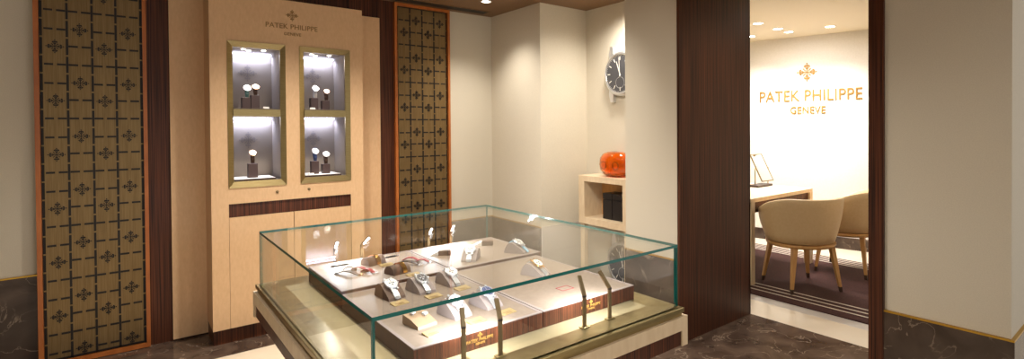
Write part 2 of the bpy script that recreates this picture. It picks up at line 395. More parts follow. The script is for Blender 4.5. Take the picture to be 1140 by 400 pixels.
for a, c in ((NX[0][0] + .002, .886), (.890, NX[1][1] - .002)):
    m = MB(); L(a, c, YF + .001, YF + .02, .10, .808, m); m.build('door', veneer_m, cab)
m = MB(); L(NX[0][0], NX[1][1], YF + .03, yb, .10, .89, m); m.build('core', black_m, cab)
m = MB(); L(X0 + .004, X1 - .004, 3.893, yb, 0, .099, m); m.build('plinth', wood_m, cab)
for kx, kz in ((.786, .954), (.985, .956)):
    MB().lathe([(0, 0), (.009, 0), (.009, .006), (.006, .008), (0, .008)], 16, frame_M((kx - .9, YF - 4, kz), (1, 0, 0), (0, 0, 1), (0, -1, 0))).build('lock', pole_m, cab)
for (a, c) in NX:
    m = MB(); fy = YF - .006; fw = .032
    # mitred, inward sloping frame
    def rail(o1, o2, i2, i1):   # outer pair (front), inner pair (recessed)
        vs = [(p[0] - .9, fy - 4, p[1]) for p in (o1, o2)] + [(p[0] - .9, fy + .014 - 4, p[1]) for p in (i2, i1)] + [(p[0] - .9, fy + .03 - 4, p[1]) for p in (o1, o2, i2, i1)]
        m.add(vs, [(0, 1, 2, 3), (4, 7, 6, 5), (0, 4, 5, 1), (1, 5, 6, 2), (2, 6, 7, 3), (3, 7, 4, 0)])
    o = [(a, NZ[0]), (c, NZ[0]), (c, NZ[1]), (a, NZ[1])]; i = [(a + fw, NZ[0] + .04), (c - fw, NZ[0] + .04), (c - fw, NZ[1] - .036), (a + fw, NZ[1] - .036)]
    for k in range(4): rail(o[k], o[(k + 1) % 4], i[(k + 1) % 4], i[k])
    L(a + fw, c - fw, fy + .008, fy + .03, 1.458, 1.506, m)
    fr = m.build('niche_frame', brass_m, cab)
    m = MB(); L(a + .01, c - .01, yb - .012, yb, NZ[0], NZ[1], m); L(a, a + fw - .002, YF + .024, yb, NZ[0], NZ[1], m); L(c - fw + .002, c, YF + .024, yb, NZ[0], NZ[1], m)
    L(a, c, YF + .024, yb, NZ[0], NZ[0] + .036, m); L(a, c, YF + .024, yb, NZ[1] - .032, NZ[1], m); L(a + .02, c - .02, YF + .024, yb, 1.462, 1.496, m)
    m.build('niche_lining', niche_m, cab)
    for lev, top in ((1.04, 1.458), (1.506, 1.907)):
        m = MB(); L(a + fw + .004, c - fw - .004, yb - .03, yb - .014, top - .014, top - .004, m); m.build('led_strip', strip_m, cab)
        area(((a + c) / 2, yb - .045, top - .02), .25, .75, COOL, (math.radians(14), 0, 0), sy=.02)
        e = MB(); cx = (a + c) / 2 - .012; emblem_add(e, .115, frame_M((cx - .9, yb - .012 - 4, lev + .26), (1, 0, 0), (0, 0, 1), (0, -1, 0)), 0, .003)
        e.build('niche_emblem', ip_m, cab)
        if lev > 1.2:
            for dx, dy in ((-.06, 0), (-.02, .06), (.06, 0)):
                MB().lathe([(0, -.002), (.012, -.002), (.014, 0)], 16, Matrix.Translation(((a + c) / 2 + dx - .9, YF + .11 + dy - 4, 1.9085))).build('puck_light', down_m, cab)
        spot(((a + c) / 2, YF + .03, top - .03), 9, (1, .97, .93), 40, .8, ((a + c) / 2 - .01, YF + .11, lev + .12), .01)
Mf = lambda x, y, z: frame_M((x - .9, y - 4, z), (1, 0, 0), (0, 0, 1), (0, -1, 0))
text_mesh('lettering', 'PATEK PHILIPPE', .325, darkgold_m, cab, Mf(.728, YF, 2.055), .003, 1.02)
text_mesh('lettering', 'GENEVE', .108, darkgold_m, cab, Mf(.838, YF, 2.010), .003, 1.05)
e = MB(); emblem_add(e, .078, Mf(.89, YF, 2.148), 0, .003); e.build('emblem', darkgold_m, cab)

# ------------------------------------------------------------------ niche trays, blocks, watches
def niche_tray(xc, w_, z, label):
    t = thing('display_tray', label, 'display tray', (xc, 3.985, z), 0, 'trays in the wall niches')
    MB().box(-w_ / 2, w_ / 2, -.1, .12, .0, .012, bev=.001).build('tray_base', block_m, t)
    MB().box(-w_ / 2 + .003, w_ / 2 - .003, -.097, .117, .012, .014).build('tray_liner', white_m if z < 1.2 else niche_m, t)
for xc, nm in ((.6745, 'left'), (1.102, 'right')):
    niche_tray(xc - .012, .245, 1.036, 'pale topped tray on the floor of the %s niche, lower shelf' % nm)
    niche_tray(xc - .012, .245, 1.506 - .008, 'thin dark tray on the upper shelf of the %s niche' % nm)
def upright_watch(x, y, z, hz, strap, dial, case, label, yaw=0, hs=1.0):
    """watch on a small C clip; base at z, head centre at hz"""
    t = thing('wristwatch', label, 'watch', (x, y, z), yaw, 'watches standing in the wall niches')
    h_ = hz - z; r = .023 * hs; tilt = math.radians(30)
    M = frame_M((0, -.012, h_), (1, 0, 0), (0, math.sin(tilt), math.cos(tilt)), (0, -math.cos(tilt), math.sin(tilt)))
    MB().lathe([(0, -.004), (r * .9, -.004), (r, -.001), (r, .003), (r * .86, .005), (r * .86, .0035)], 24, M).tube([(r, 0, 0), (r + .004, 0, 0)], .003, M=M).build('case', case, t)
    MB().lathe([(0, .0036), (r * .87, .0036)], 24, M).build('dial', dial, t)
    MB().box(-.0009, .0009, -.002, r * .62, .0037, .0047, M).box(-.0008, r * .42, -.001, .001, .0037, .0045, M).build('hands', dialk_m if dial is dialw_m else steel_m, t)
    b = MB(); w2 = .0105 * hs
    path = [(-.004, h_ + r * .95), (.012, h_ + r * .8), (.022, h_), (.02, h_ - .03), (.006, .006), (-.006, .004), (-.014, h_ * .35), (-.010, h_ - r * .92)]
    b.strip(path, w2 * 2 * .9, .0025); b.build('strap', strap, t)
    return t
def block(x, y, z0, z1, s_, label):
    t = MB().box(-s_ / 2, s_ / 2, -s_ / 2, s_ / 2, 0, z1 - z0, bev=.0015).build('watch_pedestal', block_m, None, (x, y, z0))
    return tag(t, label, 'pedestal', 'pedestals in the wall niches')
UZ, LZ = 1.512, 1.050
# left niche, upper
block(.624, 3.97, UZ, 1.586, .05, 'left, shorter dark block in upper left niche')
block(.677, 3.97, UZ, 1.603, .05, 'right, taller dark block in upper left niche')
upright_watch(.632, 3.968, 1.586, 1.650, dialg_m, dialw_m, steel_m, 'watch with teal strap, left of the pair in upper left niche')
upright_watch(.682, 3.968, 1.603, 1.660, brownl_m, dialw_m, rose_m, 'watch with brown strap, right of the pair in upper left niche')
# left niche, lower
block(.659, 3.97, LZ, 1.145, .056, 'dark block standing alone in lower left niche')
upright_watch(.660, 3.968, 1.145, 1.216, brownl_m, dialw_m, rose_m, 'rose gold watch standing alone in lower left niche')
# right niche, upper
block(1.052, 3.97, UZ, 1.595, .05, 'left, taller dark block in upper right niche')
block(1.130, 3.97, UZ, 1.578, .05, 'right, shorter dark block in upper right niche')
upright_watch(1.062, 3.968, 1.595, 1.663, steel_m, dialw_m, steel_m, 'steel watch, left of the pair in upper right niche')
upright_watch(1.138, 3.968, 1.578, 1.645, brownl_m, dialw_m, rose_m, 'rose gold watch, right of the pair in upper right niche')
# right niche, lower
block(1.052, 3.97, LZ, 1.142, .05, 'left, taller dark block in lower right niche')
block(1.128, 3.97, LZ, 1.118, .05, 'right, shorter dark block in lower right niche')
upright_watch(1.056, 3.968, 1.142, 1.214, dblue_m, dialb_m, steel_m, 'watch with navy strap, left of the pair in lower right niche')
upright_watch(1.130, 3.968, 1.118, 1.190, brownl_m, dialw_m, steel_m, 'watch with brown strap, right of the pair in lower right niche')
for x, z, lab in ((.733, UZ, 'small white card beside the taller block in upper left niche'), (1.026, UZ, 'small white card left of the blocks in upper right niche'), (1.014, LZ, 'small white card left of the blocks in lower right niche')):
    c = MB().prism([(-.012, 0), (.010, 0), (.008, .012), (.0, .013)], -.017, .017, 'x').build('price_card', white_m, None, (x, 3.905, z)); tag(c, lab, 'price card', 'cards in the wall niches')

# ------------------------------------------------------------------ glass display case
GX0, GX1, GY0, GY1, GZ0, GZ1 = .457, 1.649, 1.244, 2.615, .681, .920
case = thing('glass_display_case', 'large low glass topped display case on cream and dark wood body', 'display case', ((GX0 + GX1) / 2, (GY0 + GY1) / 2, 0))
ccx, ccy = (GX0 + GX1) / 2, (GY0 + GY1) / 2
def K(x0, x1, y0, y1, z0, z1, mb, **k): return mb.box(x0 - ccx, x1 - ccx, y0 - ccy, y1 - ccy, z0, z1, **k)
BX0, BX1, BY0, BY1, BZ0, BZ1 = .437, 1.681, 1.222, 2.664, .533, .645
m = MB(); fw = .034; ft = .052
# cream shell: top band and corner stiles on each side
for (x0, x1, y0, y1) in ((BX0, BX1, BY0, BY0 + .02), (BX0, BX1, BY1 - .02, BY1), (BX0, BX0 + .02, BY0 + .02, BY1 - .02), (BX1 - .02, BX1, BY0 + .02, BY1 - .02)):
    K(x0, x1, y0, y1, BZ1 - ft, BZ1, m)
for (x0, x1) in ((BX0, BX0 + fw), (BX1 - fw, BX1)):
    for (y0, y1) in ((BY0, BY0 + fw), (BY1 - fw, BY1)): K(x0, x1, y0, y1, BZ0, BZ1 - ft, m)
K(BX0 + .02, BX1 - .02, BY0 + .02, BY1 - .02, BZ1 - .012, BZ1, m)
m.build('body_frame', veneer2_m, case)
m = MB(); K(BX0 + .006, BX1 - .006, BY0 + .006, BY1 - .006, BZ0 + .002, BZ1 - .014, m); m.build('inset_panel', wood_m, case)
m = MB(); K(.80, 1.34, 1.62, 2.42, 0, BZ0 + .002, m); m.build('pedestal', veneer2_m, case)
m = MB(); K(GX0 - .006, GX1 + .010, GY0 - .010, GY1 + .03, BZ1, .657, m); K(GX0 - .012, GX1 + .018, GY0 - .017, GY1 + .036, .659, GZ0 - .004, m, bev=.002); m.build('brass_rim', brass_m, case)
# deck with sloping mitred border
m = MB(); bw = .085; zi = GZ0 - .003
o = [(GX0, GY0), (GX1, GY0), (GX1, GY1 + .02), (GX0, GY1 + .02)]; i = [(GX0 + bw, GY0 + bw), (GX1 - bw, GY0 + bw), (GX1 - bw, GY1 - bw), (GX0 + bw, GY1 - bw)]
for k in range(4):
    a, b_, c_, d_ = o[k], o[(k + 1) % 4], i[(k + 1) % 4], i[k]
    m.add([(a[0] - ccx, a[1] - ccy, GZ0), (b_[0] - ccx, b_[1] - ccy, GZ0), (c_[0] - ccx, c_[1] - ccy, zi), (d_[0] - ccx, d_[1] - ccy, zi)], [(0, 1, 2, 3)])
m.build('deck_border', brass_m, case)
m = MB(); K(GX0 + bw, GX1 - bw, GY0 + bw, GY1 - bw, zi - .003, zi, m); m.build('deck', champ_m, case)
GT = .0105
def pane(name, x0, x1, y0, y1, z0, z1, thin):
    """box whose two broad faces are clear and whose narrow faces show the green edge"""
    mb = MB(); K(x0, x1, y0, y1, z0, z1, mb)
    fi = {'z': (0, 1), 'y': (0, 1, 2, 4), 'x': (0, 1, 3, 5)}[thin]
    for k in range(6): mb.mi[k] = 0 if k in fi else 1
    return mb.build(name, [glass_m, teal_m], case)
pane('top_pane', GX0, GX1, GY0, GY1, GZ1 - GT, GZ1, 'z')
pane('front_pane', GX0, GX1, GY0, GY0 + GT, GZ0, GZ1 - GT, 'y')
pane('back_pane', GX0, GX1, GY1 - GT, GY1, GZ0, GZ1 - GT, 'y')
pane('side_pane', GX0, GX0 + GT, GY0 + GT, GY1 - GT, GZ0, GZ1 - GT, 'x')
pane('side_pane', GX1 - GT, GX1, GY0 + GT, GY1 - GT, GZ0, GZ1 - GT, 'x')

# ------------------------------------------------------------------ trays in the case
TZ0, TZ1 = zi, .735
def tray(x0, x1, y0, y1, label, TZ1=TZ1):
    xc, yc = (x0 + x1) / 2, (y0 + y1) / 2; t = thing('watch_tray', label, 'display tray', (xc, yc, TZ0), 0, 'leather trays in the glass case')
    w_, d_ = (x1 - x0) / 2, (y1 - y0) / 2; H = TZ1 - TZ0
    MB().box(-w_, w_, -d_, d_, 0, H - .003, bev=.001).build('tray_base', wood_m, t)
    m = MB(); r = .012
    m.box(-w_ + .0005, w_ - .0005, -d_ + .0005, -d_ + r, H - .003, H).box(-w_ + .0005, w_ - .0005, d_ - r, d_ - .0005, H - .003, H).box(-w_ + .0005, -w_ + r, -d_ + r, d_ - r, H - .003, H).box(w_ - r, w_ - .0005, -d_ + r, d_ - r, H - .003, H)
    m.build('tray_rim', cushion_m, t)
    MB().box(-w_ + r, w_ - r, -d_ + r, d_ - r, H - .003, H - .001).build('tray_liner', suede_m, t)
    return t, (xc, yc)
XA, XB, XC = .640, 1.118, 1.590
t, c0 = tray(XA, XB, 1.415, 2.062, 'front left leather tray in the glass case, holding the most watches')
F = lambda x, z: frame_M((x - c0[0], 1.415 - c0[1], z - TZ0), (1, 0, 0), (0, 0, 1), (0, -1, 0))
text_mesh('lettering', 'PATEK PHILIPPE', .098, gold_m, t, F(.815, .7015), .0015, 1.02)
text_mesh('lettering', 'GENEVE', .034, gold_m, t, F(.848, .6915), .0015, 1.02)
e = MB(); emblem_add(e, .020, F(.864, .7205), 0, .0015); e.build('emblem', gold_m, t)
t, c1 = tray(XB + .004, XC, 1.415, 2.062, 'front right leather tray in the glass case, nearly empty with a small red outline')
F = lambda x, z: frame_M((x - c1[0], 1.415 - c1[1], z - TZ0), (1, 0, 0), (0, 0, 1), (0, -1, 0))
text_mesh('lettering', 'PATEK PHILIPPE', .098, gold_m, t, F(1.300, .7015), .0015, 1.02)
text_mesh('lettering', 'GENEVE', .034, gold_m, t, F(1.333, .6915), .0015, 1.02)
e = MB(); emblem_add(e, .020, F(1.349, .7205), 0, .0015); e.build('emblem', gold_m, t)
m = MB(); H = TZ1 - TZ0
def rect(x0, x1, y0, y1, w_): 
    for bx in ((x0, x1, y0, y0 + w_), (x0, x1, y1 - w_, y1), (x0, x0 + w_, y0, y1), (x1 - w_, x1, y0, y1)): m.box(bx[0] - c1[0], bx[1] - c1[0], bx[2] - c1[1], bx[3] - c1[1], H - .001, H - .0002)
rect(1.322, 1.382, 1.545, 1.59, .0025); m.build('printed_outline', red_m, t)
tray(XA, XB, 2.066, 2.53, 'back left leather tray in the glass case, holding straps and gold bangles', TZ1 + .012)
tray(XB + .004, XC + .03, 2.066, 2.53, 'back right leather tray in the glass case, with a blue strap watch', TZ1 + .012)

# ------------------------------------------------------------------ watches lying on cushions
SZ = TZ1 - .001
def sz(y): return SZ + (.012 if y > 2.07 else 0)
def cushion(x, y, rz, label, m_=cushion_m, w_=.062):
    prof = [(-.052, 0), (-.050, .008), (-.03, .0235), (-.004, .0405), (.006, .0445), (.014, .0455), (.022, .044), (.030, .038), (.040, .024), (.046, .006), (.046, 0)]
    mb = MB().prism(prof, -w_ / 2, w_ / 2, 'x', smooth=False)
    o = mb.build('watch_cushion', m_, None, (x, y, sz(y)), (0, 0, rz)); return tag(o, label, 'cushion', 'watch cushions in the glass case')
def lying_watch(x, y, rz, label, case_m, dial_m, strap_m, links=True, r=.0205, sub=True):
    t = thing('wristwatch', label, 'watch', (x, y, sz(y)), rz, 'watches on cushions in the glass case')
    # on the slope between (-.03,.024) and (-.004,.041)
    a = math.atan2(.046 - .024, .012 + .03); c_ = (-.010, .0405)
    M = frame_M((0, c_[0], c_[1]), (1, 0, 0), (0, math.cos(a), math.sin(a)), (0, -math.sin(a), math.cos(a)))
    MB().lathe([(0, 0), (r * .85, 0), (r, .003), (r, .007), (r * .86, .010), (r * .84, .0085)], 28, M).tube([(r, 0, .005), (r + .004, 0, .005)], .0028, M=M).box(r * .35, r * .62, -r * 1.22, -r * .7, .002, .006, M).box(-r * .62, -r * .35, -r * 1.22, -r * .7, .002, .006, M).box(r * .35, r * .62, r * .7, r * 1.22, .002, .006, M).box(-r * .62, -r * .35, r * .7, r * 1.22, .002, .006, M).build('case', case_m, t)
    MB().lathe([(0, .0088), (r * .85, .0088)], 28, M).build('dial', dial_m, t)
    h_ = MB(); h_.box(-.0007, .0007, -.002, r * .65, .009, .0098, M).box(-.001, r * .45, -.0009, .0009, .009, .0096, M)
    for k in range(12):
        Mk = M @ Matrix.Rotation(k * PI / 6, 4, 'Z'); h_.box(-.0006, .0006, r * .62, r * .78, .0089, .0093, Mk)
    if sub:
        for dx, dy in ((-.007, 0), (.007, 0), (0, -.008)):
            h_.lathe([(.0028, .0089), (.0034, .0089), (.0034, .0093), (.0028, .0093)], 12, M @ Matrix.Translation((dx, dy, 0)), False)
    h_.build('hands', dialk_m if dial_m is not dialk_m and dial_m is not dialb_m else steel_m, t)
    path = [(-.056, .003), (-.0515, .0095), (-.04, .0185), (-.026, .0295)]; wd = [.015, .016, .017, .018]
    path2 = [(.004, .0455), (.012, .0475), (.026, .0432), (.041, .025), (.0475, .006)]
    m = MB().strip([(a_, z_ - .0006) for a_, z_ in path + [(-.010, .0400)] + path2], .012, .0012)
    for pth in (path, path2):
        if links:
            for k in range(len(pth) - 1):
                p, q_ = Vector((0,) + pth[k]), Vector((0,) + pth[k + 1]); n = max(2, int((q_ - p).length / .0045))
                for j in range(n):
                    c3 = p.lerp(q_, (j + .5) / n); d = (q_ - p).normalized(); nn = Vector((0, -d.z, d.y)); l_ = (q_ - p).length / n
                    Mk = frame_M(c3, (1, 0, 0), d, nn)
                    m.box(-.0098, .0098, -l_ * .45, l_ * .45, 0, .0028, Mk); m.box(-.0045, .0045, -l_ * .45, l_ * .45, .0028, .0036, Mk)
        else:
            m.strip(pth, [.017] * len(pth), .003)
    m.build('bracelet' if links else 'strap', strap_m, t)
    return t
WL = [  # x, y, rot, cushion mat, case, dial, bracelet, links, name
 (.777, 1.930, .12, cushion2_m, steel_m, dialw_m, steel_m, 1, 'steel chronograph with pale green dial and bracelet, leftmost of the middle row', 'leftmost brown watch cushion of the middle row on the front left tray'),
 (.897, 1.918, .12, cushion_m, steel_m, dialk_m, steel_m, 1, 'steel watch with dark dial on bracelet, centre of the middle row', 'centre watch cushion of the middle row on the front left tray'),
 (1.030, 1.925, .12, cushion_m, steel_m, dialw_m, steel_m, 1, 'steel watch with silver dial on bracelet, rightmost of the middle row', 'rightmost watch cushion of the middle row on the front left tray'),
 (.872, 1.600, .12, cushion_m, steel_m, dialw_m, steel_m, 1, 'steel watch in the front row, behind the straight lamp post', 'watch cushion in the front row behind the straight lamp post'),
 (1.005, 1.610, .12, cushion_m, steel_m, dialb_m, steel_m, 1, 'steel watch with blue dial, right end of the front row', 'watch cushion at the right end of the front row'),
 (1.279, 2.170, -.75, cushion_m, steel_m, dialw_m, steel_m, 1, 'steel bracelet watch turned sideways near the front of the back right tray', 'grey cushion turned sideways on the back right tray'),
 (1.527, 2.145, .55, cushion_m, steel_m, dialw_m, bluel_m, 0, 'watch with pale blue strap on the back right tray', 'cushion under the pale blue strap watch on the back right tray'),
 (1.380, 1.800, .35, cushion_m, gold2_m, dialw_m, steel_m, 1, 'bright gold and steel watch alone on the front right tray', 'pale lit cushion alone on the front right tray'),
]
for x, y, rz, cm, ca, di, st, lk, lw, lc in WL:
    cushion(x, y, rz, lc, cm).scale = (1.13,) * 3; lying_watch(x, y, rz, lw, ca, di, st, bool(lk), .0232).scale = (1.13,) * 3
# cufflinks cushion, front left
c = MB().prism([(-.045, 0), (-.043, .010), (.0, .024), (.045, .030), (.047, 0)], -.036, .036, 'x').build('cufflink_cushion', tan_m, None, (.742, 1.590, SZ), (0, 0, .15))
tag(c, 'tan wedge cushion holding two round cufflinks at the front left corner', 'cushion')
for x, y, z, lab in ((.727, 1.612, .027, 'silver round cufflink, back left on the tan cushion'), (.760, 1.590, .0235, 'silver round cufflink, front right on the tan cushion')):
    t = thing('cufflink', lab, 'cufflink', (x, y, sz(y) + z), 0, 'cufflinks on the tan cushion')
    MB().lathe([(0, 0), (.004, 0), (.004, .005), (.010, .006), (.011, .009), (.009, .011)], 20).build('body', steel_m, t)
    MB().lathe([(0, .0112), (.009, .0112)], 20).build('face', dialw_m, t)
# gold price cards
for x, y, lab in ((.772, 1.822, 'gold card in front of the leftmost middle row watch'), (.903, 1.812, 'gold card in front of the centre middle row watch'), (1.036, 1.828, 'gold card in front of the rightmost middle row watch'),
                  (.740, 1.490, 'gold card in front of the cufflink cushion'), (.895, 1.488, 'gold card in front of the front row watch by the straight lamp post'), (1.02, 1.492, 'gold card in front of the blue dial watch'), (.952, 2.095, 'gold card in front of the nearer bangle roll'), (.925, 2.325, 'gold card in front of the farther bangle roll')):
    c = thing('price_card', lab, 'price card', (x, y, sz(y)), .12, 'gold price cards in the glass case')
    MB().prism([(-.018, 0), (.018, 0), (.018, .006), (-.018, .002)], -.030, .030, 'x').build('card_base', card_m, c)
    g = MB()
    for k in range(2): g.box(-.02 + .004 * k, .012, -.006 - .008 * k, -.004 - .008 * k, .0045 - .0009 * k, .0052 - .0009 * k)
    g.build('engraved_line', darkgold_m, c)
# bangles on rolls
def roll(x, y, rz, lab, labb, band_x, m_=cushion2_m):
    n = 14; prof = [(.034 * math.cos(PI * k / n), .002 + .034 * math.sin(PI * k / n)) for k in range(n + 1)]
    o = MB().prism([(.036, 0)] + prof + [(-.036, 0)], -.045, .045, 'x', smooth=True).build('bangle_roll', m_, None, (x, y, sz(y)), (0, 0, rz)); tag(o, lab, 'display roll', 'bangle rolls in the glass case')
    t = thing('gold_bangle', labb, 'bangle', (x, y, sz(y)), rz, 'gold bangles on rolls')
    p2 = [(-.0363 * math.cos(PI * k / n), .003 + .0355 * math.sin(PI * k / n)) for k in range(n + 1)]
    for dx, mm, ww in ((0, gold2_m, .013), (-.009, rose_m, .004), (.009, gold2_m, .004)):
        s_ = MB(); s_.strip([(a, z_) for a, z_ in p2], ww, -.003 if False else .003, Matrix.Translation((band_x + dx, 0, 0))); s_.build('band', mm, t)
roll(.888, 2.395, .25, 'brown display roll farther back on the back left tray', 'gold bangle around the farther brown roll', .005)
roll(.915, 2.180, .25, 'brown display roll nearer the front of the back left tray', 'wide gold bangle around the nearer brown roll', .012)
# straps lying on the back left tray
def strap(x, y, rz, l, w_, m_, lab, buckle=None, arch=.014, name='watch_strap'):
    t = thing(name, lab, 'watch strap', (x, y, sz(y)), rz, 'straps on the back left tray'); n = 8
    pth = [(-l / 2 + l * k / n, .0005 + arch * math.sin(PI * k / n)) for k in range(n + 1)]
    MB().strip(pth, [w_ * (.75 + .25 * k / n) for k in range(n + 1)], .003).build('band', m_, t)
    s_ = MB()
    for sx in (-1, 1): s_.strip([(a, z_ + .003) for a, z_ in pth], .001, .0004, Matrix.Translation((sx * w_ * .36, 0, 0)))
    s_.build('stitching', tan_m, t)
    if buckle:
        MB().tube([(-w_ / 2, -l / 2, .003), (-w_ / 2, -l / 2 - .012, .004), (w_ / 2, -l / 2 - .012, .004), (w_ / 2, -l / 2, .003), (-w_ / 2, -l / 2, .003)], .0014).build('buckle', buckle, t)
strap(.735, 2.285, .62, .12, .024, brownl_m, 'long olive brown strap at the left of the tray, in front of the red straps', gold2_m)
strap(.800, 2.318, .45, .085, .024, red_m, 'raspberry red strap on the left, behind another red strap', rose_m)
strap(.815, 2.262, .45, .065, .024, red_m, 'raspberry red strap with buckle on the left, nearest the front', steel_m)
strap(.768, 2.355, .9, .06, .016, tan_m, 'short tan strap behind the red straps', None)
strap(1.000, 2.275, .75, .12, .022, blackbox_m, 'long black strap curving beside the nearer bangle roll', steel_m)
strap(1.045, 2.330, .75, .08, .024, red_m, 'red strap on the right side, farther back', steel_m)
strap(1.072, 2.265, .75, .065, .024, red_m, 'red strap on the right side, nearer the front', steel_m)
for x, y, rz, l, lab in ((.752, 2.455, .0, .075, 'slim black pen like bar at the far left of the back tray'), (1.000, 2.455, .1, .06, 'slim black pen like bar behind the right red straps')):
    t = thing('slim_pen', lab, 'pen', (x, y, sz(y) + .0035), rz, 'slim black bars on the back left tray')
    MB().tube([(-l / 2, 0, 0), (l / 2, 0, 0)], .0035).build('barrel', blackbox_m, t); MB().tube([(l / 2, 0, 0), (l / 2 + .01, 0, 0)], .0025).build('tip', steel_m, t)
# taupe blocks on the back right tray
for x, y, lab in ((1.222, 2.330, 'small taupe block with pale slope, left on the back right tray'), (1.500, 2.375, 'small taupe block with pale slope, right rear of the back right tray')):
    t = thing('ring_stand', lab, 'ring stand', (x, y, sz(y)), -.5, 'taupe blocks on the back right tray')
    MB().box(-.03, .03, -.018, .018, 0, .024, bev=.002).build('block', cushion2_m, t)
    MB().prism([(-.075, 0), (-.03, 0), (-.03, .022)], -.017, .017, 'y').build('slope', white_m, t)

# ------------------------------------------------------------------ slim lamps in the case
def case_lamp(x, y, zj, top, lab, back=False, power=.75):
    """flat post then a tilted head; top = world point of the tip"""
    t = thing('display_lamp', lab, 'lamp', (x, y, zi if back else GZ0 - .0015), 0, 'slim lamps inside the glass case'); z0 = t.location.z
    MB().box(-.018, .018, -.010, .010, 0, .003, bev=.0008).build('foot', brass_m, t) if not back else None
    MB().box(-.007, .007, -.0035, .0035, 0, zj - z0, bev=.0008).build('post', pole_m, t)
    MB().box(-.0068, .0068, -.0045, .0045, zj - z0 - .001, zj - z0 + .006, bev=.001).build('joint', block_m, t)
    p = Vector((0, 0, zj - z0 + .004)); q_ = Vector((top[0] - x, top[1] - y, top[2] - z0)); d = (q_ - p).normalized()
    ex = Vector((1, 0, 0)); ex = (ex - d * ex.dot(d)).normalized(); ny = d.cross(ex); M = frame_M(p, ex, ny, d); ln = (q_ - p).length
    MB().box(-.0072, .0072, -.004, .004, 0, ln, M, bev=.0008).build('head', pole_m, t)
    if ny.z > 0: sg = -1
    else: sg = 1
    lo, hi = sorted((sg * .004, sg * .0052))
    MB().box(-.005, .005, lo, hi, ln * .25, ln * .94, M).build('led', lamp_m, t)
    mid = Matrix.Translation(t.location) @ M @ Vector((0, sg * .012, ln * .6)); nd = (M.to_3x3() @ Vector((0, sg, 0)))
    l = area(mid, .012, power * 1.3, (.90, .94, 1), nd.to_track_quat('-Z', 'Y').to_euler(), sy=.05); return t
case_lamp(.779, 1.370, .776, (.792, 1.402, .826), 'slim bronze lamp at the front of the case, left end, before the cufflinks')
case_lamp(.881, 1.325, .787, (.897, 1.370, .840), 'slim bronze bent lamp at the front, second from left')
case_lamp(1.232, 1.325, .785, (1.249, 1.370, .847), 'slim bronze bent lamp at the front, third from left by the gold lettering')
case_lamp(1.357, 1.325, .787, (1.350, 1.370, .845), 'slim bronze bent lamp at the front, right end')
for x, tx, lab in ((.763, .763, 'slim lit lamp at the back of the case, left end'), (.890, .915, 'slim lit lamp at the back, leaning right, second from left'), (1.245, 1.245, 'slim lit lamp at the back before the lattice screen, third from left'), (1.377, 1.375, 'slim lit lamp at the back of the case, right end')):
    case_lamp(x, 2.552, .800, (tx, 2.515, .850), lab, True, .75)

# ------------------------------------------------------------------ recess: shelf unit, vase, boxes, watch shaped wall clock and its reflection built as a second clock
sh = thing('shelf_unit', 'pale maple shelf unit with open niche on slim legs in the recess', 'shelf', (3.133, 3.02, 0))
def H_(x0, x1, y0, y1, z0, z1, mb): return mb.box(x0 - 3.133, x1 - 3.133, y0 - 3.02, y1 - 3.02, z0, z1)
SX0, SX1, SY0, SY1, Sz0, Sz1 = 3.02, 3.247, 2.735, 3.310, .552, .961
m = MB(); H_(SX0, SX1, SY0, SY1, Sz1 - .048, Sz1, m); m.build('top_board', veneer2_m, sh)
m = MB(); H_(SX0, SX1, SY0, SY1, Sz0, Sz0 + .055, m); m.build('bottom_board', veneer2_m, sh)
for a in (SY0, SY1 - .068): m = MB(); H_(SX0, SX1, a, a + .068, Sz0 + .055, Sz1 - .048, m); m.build('side_board', veneer2_m, sh)
m = MB(); H_(SX1 - .012, SX1, SY0 + .068, SY1 - .068, Sz0 + .055, Sz1 - .048, m); m.build('back_board', oak_m, sh)
for a in (SY0 + .01, SY1 - .06): m = MB(); H_(SX0 + .01, SX0 + .05, a, a + .05, 0, Sz0, m); m.build('leg', veneer2_m, sh)
for y0, y1, lab in ((2.985, 3.09, 'left of the two black boxes inside the maple shelf niche'), (2.875, 2.980, 'right of the two black boxes inside the maple shelf niche')):
    t = thing('presentation_box', lab, 'box', (3.15, (y0 + y1) / 2, Sz0 + .055), 0, 'black boxes in the shelf niche'); d = (y1 - y0) / 2
    MB().box(-.06, .08, -d, d, 0, .165, bev=.002).build('box_body', blackbox_m, t); MB().box(-.061, .081, -d, d, .168, .215, bev=.002).build('lid', blackbox_m, t)
v = thing('amber_vase', 'round amber orange glass vase on top of the maple shelf', 'vase', (3.135, 2.985, Sz1))
MB().lathe([(0, 0), (.07, 0), (.12, .018), (.152, .055), (.162, .10), (.155, .15), (.125, .188), (.08, .205), (.045, .208), (.045, .200), (.08, .196), (.118, .18), (.145, .148), (.152, .10), (.142, .058), (.11, .028), (.06, .012), (0, .010)], 40, None, True, .62, 1.0).build('vase_body', amber_m, v)
for dy in (-.06, .075):
    MB().lathe([(.028, 0), (.036, 0), (.036, .008), (.028, .008), (.028, 0)], 20, frame_M((-.062, dy, .095), (0, 1, 0), (0, 0, 1), (-1, 0, 0))).build('reflection_ring', mat('dark_reflection', (130, 40, 10), .1, 0, Coat_Weight=.5), v)  # dark rings stand in for the frame's reflections in the vase glass
